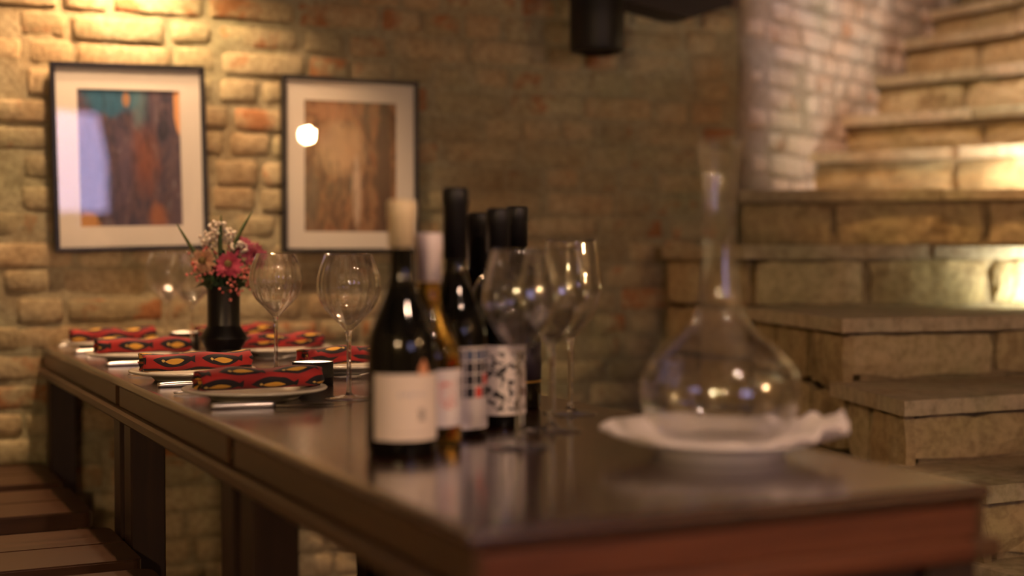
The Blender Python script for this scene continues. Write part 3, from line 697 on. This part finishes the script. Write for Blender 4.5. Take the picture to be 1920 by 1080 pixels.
for u, v, me, lab in ((1.116, .277, g_far, 'ribbed stemmed wine glass with round bowl beside the candle tin, by the first place'), (1.650, .309, g_far, 'ribbed stemmed wine glass between the vase and the candle tin'),
        (2.275, .285, g_far, 'ribbed stemmed wine glass half hidden behind the vase and flowers'), (2.545, .283, g_far, 'ribbed stemmed wine glass at the wall end of the table'),
        (.471, .278, g_near, 'plain wine glass in front of the dark bottles, closest to the table corner'), (.600, .390, g_near, 'plain wine glass standing between two other glasses by the bottles'), (.770, .510, g_tall, 'tall plain wine glass standing clear of the bottles by the stair side')):
    t = thing('wine_glass', lab, 'glass', T(u, v, TZ), TH, 'stemmed wine glasses on the table')
    for nm, mm_ in zip(('bowl', 'stem', 'foot'), me): obj(nm, mm_, None, t)

# candles in black tins
def candle(u, v, label):
    t = thing('candle_tin', label, 'candle', T(u, v, TZ), TH, 'black candle tins')
    obj('tin', lathe([(.002, 0), (.036, 0), (.0375, .001), (.0375, .014), (.0382, .0145), (.0382, .016), (.0375, .0165), (.0375, .0425), (.0380, .0435), (.0372, .044), (.0366, .0425), (.0366, .004), (.002, .004)], 48), M['matblack'], t)
    obj('liner', lathe([(.0364, .026), (.0364, .0425), (.0360, .0425), (.0360, .026)], 48, closed=True), M['liner'], t)
    wx = obj('wax', lathe([(.002, .0045), (.0358, .0045), (.0358, .027), (.034, .026), (.002, .0255)], 40), M['wax'], t)
    MB().tube([(0, 0, .025), (.0005, 0, .030)], .0008, 6).build('wick', M['matblack'], t)
    obj('flame', lathe([(.0005, .029), (.0022, .031), (.0026, .034), (.0014, .038), (.0003, .0415)], 12), M['flame'], t)
    add_light('flame_source', 'POINT', (0, 0, .036), .9, (1.0, .58, .34), t, shadow_soft_size=.004)
candle(1.377, .298, 'lit candle in a black tin between the two ribbed wine glasses')
candle(2.424, .300, 'lit candle in a black tin behind the vase, close to the brick wall')

# vase with flowers
VU, VV = 1.965, .283; vb = T(VU, VV, TZ)
obj('vase', lathe(_sp([(.002, 0, 0), (.034, 0, 0), (.046, .002, 0)], 2)[:-1] + [(.0475, .004), (.0465, .010), (.0365, .026), (.0355, .030), (.046, .052), (.0475, .056), (.0465, .060), (.0340, .078), (.0325, .084), (.0325, .165), (.0335, .168), (.0325, .170), (.0300, .168), (.0295, .10), (.002, .09)] if False else
    [(r_*1.09, z_) for r_, z_ in [(.002, 0), (.044, 0), (.0472, .0025), (.0475, .004), (.0472, .0055), (.0345, .0285), (.0342, .0295), (.0345, .0305), (.0480, .0535), (.0484, .0550), (.0480, .0565), (.0334, .0815), (.0328, .0830), (.0325, .0845), (.0325, .165), (.0335, .168), (.0325, .170), (.0300, .168), (.0295, .10), (.002, .09)]], 48),
    M['vase'], loc=vb, label='black ceramic vase with a flared collar low on its body', cat='vase')
rf = random.Random(5)
def stem_to(root, top, mat='leaf', r=.0016):
    top = Vector(top); base = Vector((rf.uniform(-.012, .012), rf.uniform(-.012, .012), -.06))
    mid = Vector((top.x*.25, top.y*.25, top.z*.4)); MB().tube(_sp([base, mid, top], 4), r, 6).build('stem', M[mat], root)
def petals(cen, nrm, rings, mat, root):
    nrm = Vector(nrm).normalized(); a = nrm.cross(Vector((.3, .2, 1))).normalized(); b = nrm.cross(a); m = MB()
    for (n, r0, r1, lift, wd) in rings:
        for k in range(n):
            t = 2*math.pi*(k+rf.uniform(-.3, .3))/n; d = a*math.cos(t)+b*math.sin(t); s = nrm.cross(d); rr = r1*rf.uniform(.85, 1.1)
            p0 = cen + d*r0 + nrm*.001; p1 = cen + d*(r0*.5+rr*.5) + nrm*(lift*.7); p2 = cen + d*rr + nrm*lift
            vs = [p0 - s*wd*.5, p0 + s*wd*.5, p1 + s*wd, p2 + s*wd*.5, p2 - s*wd*.5, p1 - s*wd]
            m.add(vs + [x - nrm*.0008 for x in vs], [(0, 1, 2, 5), (5, 2, 3, 4), (7, 6, 11, 8), (8, 11, 10, 9)])
    return m.build('bloom', M[mat], root)
def flower(top, nrm, size, mat, label, centre=True, rings=None):
    t = thing('flower', label, 'flower', vb + Vector((0, 0, .165))); top = Vector(top); stem_to(t, top)
    rings = rings or [(16, size*.15, size, size*.15, size*.16), (14, size*.12, size*.8, size*.38, size*.15), (11, size*.1, size*.55, size*.5, size*.13), (8, size*.05, size*.32, size*.55, size*.1)]
    petals(top, nrm, rings, mat, t)
    if centre:
        n_ = Vector(nrm).normalized(); MB().tube([top + n_*size*.1, top + n_*size*.48, top + n_*size*.56], [size*.28, size*.26, size*.1], 12).build('flower_centre', M['centre'], t)
CX = lambda right, toward, up: Vector((right*math.cos(R(11)) + toward*.19, -toward + right*.19, up))   # as seen along the table
flower(CX(-.040, .035, .058), (-.3, -1, .25), .030, 'petal_tan', 'tan zinnia-like flower with a dark centre in the black vase')
flower(CX(.012, .040, .050), (.05, -1, .3), .031, 'petal_pink', 'bright pink daisy-like flower facing out in the black vase')
flower(CX(.038, .005, .088), (.3, -.7, .6), .032, 'petal_rose', 'dusky rose pompom flower high in the black vase', False)
flower(CX(.066, .012, .070), (.6, -.7, .3), .031, 'petal_rose', 'dusky rose pompom flower leaning out toward the wine glass', False)
for k, (a, b, c) in enumerate(((-.012, .010, .128), (.014, .005, .108), (.030, .020, .082), (-.030, .010, .100))):
    t = thing('flower', ('topmost white flower cluster in the black vase', 'white flower cluster behind the upright grass blade', 'white flower cluster between the pink daisy and a rose pompom', 'white flower cluster above the tan flower')[k], 'flower', vb + Vector((0, 0, .165)), group='white flower clusters'); top = CX(a, b, c); stem_to(t, top)
    m = MB()
    for q in range(44):
        th, ph = rf.uniform(0, 6.28), rf.uniform(-.5, 1.3); p = top + Vector((math.cos(th)*math.cos(ph), math.sin(th)*math.cos(ph), math.sin(ph)))*rf.uniform(.010, .024); s = .0052
        m.add([p + Vector(x)*s for x in ((1, 0, 0), (0, 1, 0), (-1, 0, 0), (0, -1, 0), (0, 0, 1), (0, 0, -1))], [(0, 1, 4), (1, 2, 4), (2, 3, 4), (3, 0, 4), (1, 0, 5), (2, 1, 5), (3, 2, 5), (0, 3, 5)])
    m.build('bloom', M['petal_white'], t, True)
for k, (a, b, c, sp_, nb) in enumerate(((-.055, .030, .042, .024, 26), (.042, .035, .020, .026, 34), (.058, .020, .034, .022, 24), (.014, .045, .004, .020, 12), (-.035, .040, .030, .014, 10), (-.030, .020, .082, .014, 8))):
    t = thing('flower', ('spray of tiny pink buds around the tan flower', 'full spray of tiny pink buds beside the bright pink daisy', 'spray of tiny pink buds under the leaning rose pompom', 'sparse spray of pink buds drooping over the vase rim', 'spray of tiny pink buds below the tan flower', 'spray of tiny pink buds above the tan flower')[k], 'flower', vb + Vector((0, 0, .165)), group='pink bud sprays'); cen = CX(a, b, c); stem_to(t, cen, r=.001)
    tw = MB(); bd = MB()
    for q in range(nb):
        p = cen + Vector((rf.gauss(0, 1), rf.gauss(0, .8), rf.gauss(0, 1)))*sp_*.6; tw.tube([cen - Vector((a*.2, 0, .012)), p], .0006, 4); s = rf.uniform(.0026, .0042)
        bd.add([p + Vector((math.sin(i*math.pi/4)*math.cos(j*math.pi/3), math.sin(i*math.pi/4)*math.sin(j*math.pi/3), math.cos(i*math.pi/4)))*s for i in (0.01, 1, 2, 3, 3.99) for j in range(6)],
               [(i*6+j, (i+1)*6+j, (i+1)*6+(j+1) % 6, i*6+(j+1) % 6) for i in range(4) for j in range(6)])
    tw.build('twigs', M['leaf'], t); bd.build('buds', M['berry'], t, True)
def blade(base, mid, tip, wd, label, mat='grass'):
    t = thing('grass_blade', label, 'leaf', vb + Vector((0, 0, .165))); pts = [Vector(p) for p in _sp([base, mid, tip], 8)]; vs = []; fs = []; n = len(pts)
    side = (Vector(tip)-Vector(base)).cross(Vector((.1, -1, 0))).normalized()
    for i, p in enumerate(pts):
        s = i/(n-1); ww = wd*math.sin(math.pi*(.25+.75*s))**.7 if s < 1 else .0002
        vs += [p - side*ww, p + Vector((0, -.0012, 0)), p + side*ww, p + Vector((0, .0012, 0))]
    for i in range(n-1):
        for k in range(4): fs.append((i*4+k, i*4+(k+1) % 4, (i+1)*4+(k+1) % 4, (i+1)*4+k))
    fs += [(3, 2, 1, 0), tuple(range((n-1)*4, n*4))]
    obj('blade', mesh('blade', vs, fs, True), M[mat], t)
blade((0, 0, -.05), CX(-.055, .02, .065), CX(-.100, .02, .142), .0048, 'dark green grass blade arching away from the taller wine glasses')
blade((0, 0, -.05), CX(-.006, .03, .08), CX(-.004, .02, .162), .0055, 'dark green grass blade standing upright in the flowers')
blade((.005, 0, -.05), CX(.022, .03, .085), CX(.064, .02, .170), .0055, 'long dark green grass blade leaning over the pink flowers')
blade((0, 0, -.05), CX(-.026, .035, .03), CX(-.030, .035, .098), .0048, 'short dark green grass blade beside the tan flower')
for a, b, c in ((-.05, .04, .010), (-.062, .03, .018), (-.03, .05, .004), (.048, .04, .006), (.055, .02, .012), (.02, .05, .02), (0, .04, .03), (-.015, .045, .018), (.03, .03, .035), (-.045, .02, .045), (.0, .05, .045), (-.02, .045, .05), (.035, .045, .012), (-.04, .045, -.004), (.05, .03, .05), (-.05, .035, .03), (.02, .04, .06), (-.005, .035, .07), (.04, .025, .06), (-.06, .025, .002), (.06, .035, .0)):
    tip = CX(a, b, c); blade((tip.x*.15, tip.y*.15, -.03), (tip.x*.6, tip.y*.6, c+.008), tip, .008, 'small dark leaf at the mouth of the black vase', 'leaf')
for o in col.objects:
    if o.get('label') == 'small dark leaf at the mouth of the black vase': o['group'] = 'leaves at the vase mouth'; o.name = 'vase_leaf'

# ------------------------------------------------------------------ bottles
def bottle(u, v, H, r, caplen, glass, cap, label, lab=None, style='burgundy', shoulder=(.40, .73)):
    t = thing('wine_bottle', label, 'bottle', T(u, v, TZ), 0, 'wine bottles grouped on the table'); s0, s1 = shoulder; nr = .0145
    body = [(.002, .012), (r*.55, .010), (r*.8, 0), (r*.94, 0), (r, .005), (r, H*s0*.5), (r, H*s0)]
    for k in range(1, 13):
        q = k/12; e = .5+.5*math.cos(math.pi*q) if style == 'burgundy' else (1-q**2.6)
        body.append((nr + (r-nr)*e*(1 if style == 'burgundy' else 1), H*(s0+(s1-s0)*q)))
    body += [(nr, H-.022), (nr+.0012, H-.02), (nr+.0012, H-.006), (nr, H-.002), (.002, H-.002)]
    obj('bottle_body', lathe(body, 48), M[glass], t)
    cr = nr+.0018
    obj('capsule', lathe([(nr+.0004, H-caplen), (cr, H-caplen), (cr, H-.024), (cr+.0012, H-.0225), (cr+.0012, H-.004), (cr-.0006, H), (.002, H)], 40, cap=False), M[cap], t)
    if lab:
        kind, z0, z1, half, face = lab   # face: angle towards the camera, half: half width angle
        seg = 24; vs = []; uvs = []; fs = []; to_cam = math.atan2(-t.location.y, -t.location.x) + R(face)
        for j, z in enumerate((z0, z1)):
            for k in range(seg+1):
                a = to_cam + R(half)*(2*k/seg-1); vs.append(((r+.0006)*math.cos(a), (r+.0006)*math.sin(a), z)); uvs.append((k/seg, j))
        for k in range(seg): fs.append((k, k+1, seg+1+k+1, seg+1+k))
        obj('paper_label', mesh('paper_label', vs, fs, True, uvs), M['label_'+kind], t)
    return t
b1 = bottle(.483, .124, .3085, .0428, .058, 'darkglass', 'cap_cream', 'dark wine bottle with cream capsule and large plain cream label', ('cream', .020, .100, 62, 12))
# small emblem above the cream label
a0 = math.atan2(-b1.location.y, -b1.location.x) + R(36); vs = []
for z, hw in ((.098, 9), (.106, 9), (.112, 5), (.117, 2)):
    for s in (-1, 1): vs.append((.0438*math.cos(a0+R(hw)*s), .0438*math.sin(a0+R(hw)*s), z))
obj('emblem', mesh('emblem', vs, [(0, 1, 3, 2), (2, 3, 5, 4), (4, 5, 7, 6)]), M['seal'], b1)
bottle(.545, .185, .2695, .0415, .062, 'amberglass', 'cap_white', 'clear bottle of golden white wine with white capsule and red script label', ('script', .026, .098, 75, 25))
bottle(.616, .253, .331, .0420, .095, 'darkglass', 'cap_black', 'tallest dark wine bottle with black capsule and label of blue and red squares', ('grid', .012, .120, 70, 25), shoulder=(.40, .70))
bottle(.768, .356, .302, .0365, .09, 'darkglass', 'cap_black', 'slim dark wine bottle with black capsule half hidden among the bottles', None, 'bordeaux', (.60, .74))
bottle(.687, .350, .3065, .0385, .062, 'darkglass', 'cap_black', 'dark wine bottle with black capsule and mottled black and white label', ('blotch', .018, .115, 75, 22), 'bordeaux', (.56, .72))
b6 = bottle(.871, .469, .316, .0375, .062, 'darkglass', 'cap_black', 'dark wine bottle with black capsule and thin gold band, rearmost of the group', None, 'bordeaux', (.60, .73))
obj('gold_band', lathe([(.0376, .042), (.0381, .042), (.0381, .045), (.0376, .045)], 48, closed=True), M['gold'], b6)
obj('dark_label', lathe([(.0376, .046), (.0380, .046), (.0380, .105), (.0376, .105)], 48, closed=True), M['darklabel'], b6)

# ------------------------------------------------------------------ decanter on a white cloth and plate
DU, DV = .300, .462; dz = TZ
obj('serving_plate', lathe([(.002, .004), (.066, .004), (.070, 0), (.077, 0), (.080, .005), (.084, .012), (.118, .022), (.1215, .0245), (.118, .0265), (.080, .016), (.002, .014)], 64), M['white_porcelain'], loc=T(DU, DV, dz), label='white footed serving plate under the decanter cloth', cat='plate')
rc = random.Random(9); vs = []; fs = []; NR, NA = 16, 120; ph = [rc.uniform(0, 6.28) for _ in range(6)]
view = math.atan2(-T(DU, DV).y, -T(DU, DV).x)
for i in range(NR+1):
    s = i/NR
    for k in range(NA):
        t = 2*math.pi*k/NA; rel = t - view      # 0 faces the viewer side of the table, +90 deg is the right-hand end
        side = abs(math.sin(rel)); Rm = .112 + .030*side**2.0 + .010*(math.sin(rel) > 0)*side**4
        ruf = max(0.0, (s-.66)/.34); right = max(0.0, math.sin(rel))**2; left = max(0.0, -math.sin(rel))**2; bk = max(0.0, -math.cos(rel))
        z = .0165 + .0075*max(0, (s*Rm-.080)/.038)
        z += ruf*(.003*left + .012*right + .009*bk*(1-right)) + .012*bk*max(0.0, math.sin(rel-2.6))*max(0.0, 1-abs(s-.8)/.2) + ruf*(.0050*right + .0008)*math.sin(13*t+ph[0]) + ruf*right*.005*math.sin(29*t+ph[1])
        z += .0012*math.sin(7*t+ph[2])*s + .0014*math.sin(s*16+3*t+ph[3])*(s > .45)
        rr = s*Rm*(1 + ruf*.022*math.sin(13*t+ph[4])); vs.append((rr*math.cos(t), rr*math.sin(t), z))
for i in range(NR):
    for k in range(NA): fs.append((i*NA+k, (i+1)*NA+k, (i+1)*NA+(k+1) % NA, i*NA+(k+1) % NA))
cl = obj('folded_cloth', mesh('folded_cloth', vs, fs, True), M['linen'], loc=T(DU, DV, dz), label='white folded linen cloth spread under the decanter', cat='cloth')
md = cl.modifiers.new('thickness', 'SOLIDIFY'); md.thickness = .0045; md.offset = 1.0
th = .0016
outp = [(.001, .000), (.055, .0), (.070, .004), (.088, .022), (.0965, .048), (.0955, .066), (.088, .086), (.068, .108), (.045, .127), (.029, .150), (.0225, .180), (.0195, .225), (.0190, .270), (.0205, .310), (.0245, .345), (.0275, .358)]
outp = [q[:2] for q in _sp([(a, b, 0) for a, b in outp], 4)]
inp = [(a-th, b if b > .3 else max(b, .004)) for a, b in reversed(outp) if a > .05 or b > .01] + [(.001, .004)]
obj('decanter', lathe(outp + inp, 96, cap=False), M['decanterglass'], loc=T(DU, DV, dz+.0225), label='clear glass wine decanter with wide round body and tall slim neck', cat='decanter')

# ------------------------------------------------------------------ curtain at the rear window
vs = []; fs = []; NZ, NX = 14, 40
for j in range(NZ+1):
    s = j/NZ; z = 2.40 - s*1.15; wd = .30 + .75*s**1.3 if s < .75 else .30 + .75*.75**1.3
    for i in range(NX+1):
        q = i/NX; vs.append((3.02 - q*(.48 - .30*s), -1.46 + .03*math.sin(q*40 + s), z))
W = NX+1
for j in range(NZ):
    for i in range(NX): fs.append((j*W+i, j*W+i+1, (j+1)*W+i+1, (j+1)*W+i))
ct = obj('curtain', mesh('curtain', vs, fs, True), M['curtain'], label='dark pleated curtain drawn aside at the rear window', cat='curtain')
md = ct.modifiers.new('thickness', 'SOLIDIFY'); md.thickness = .004
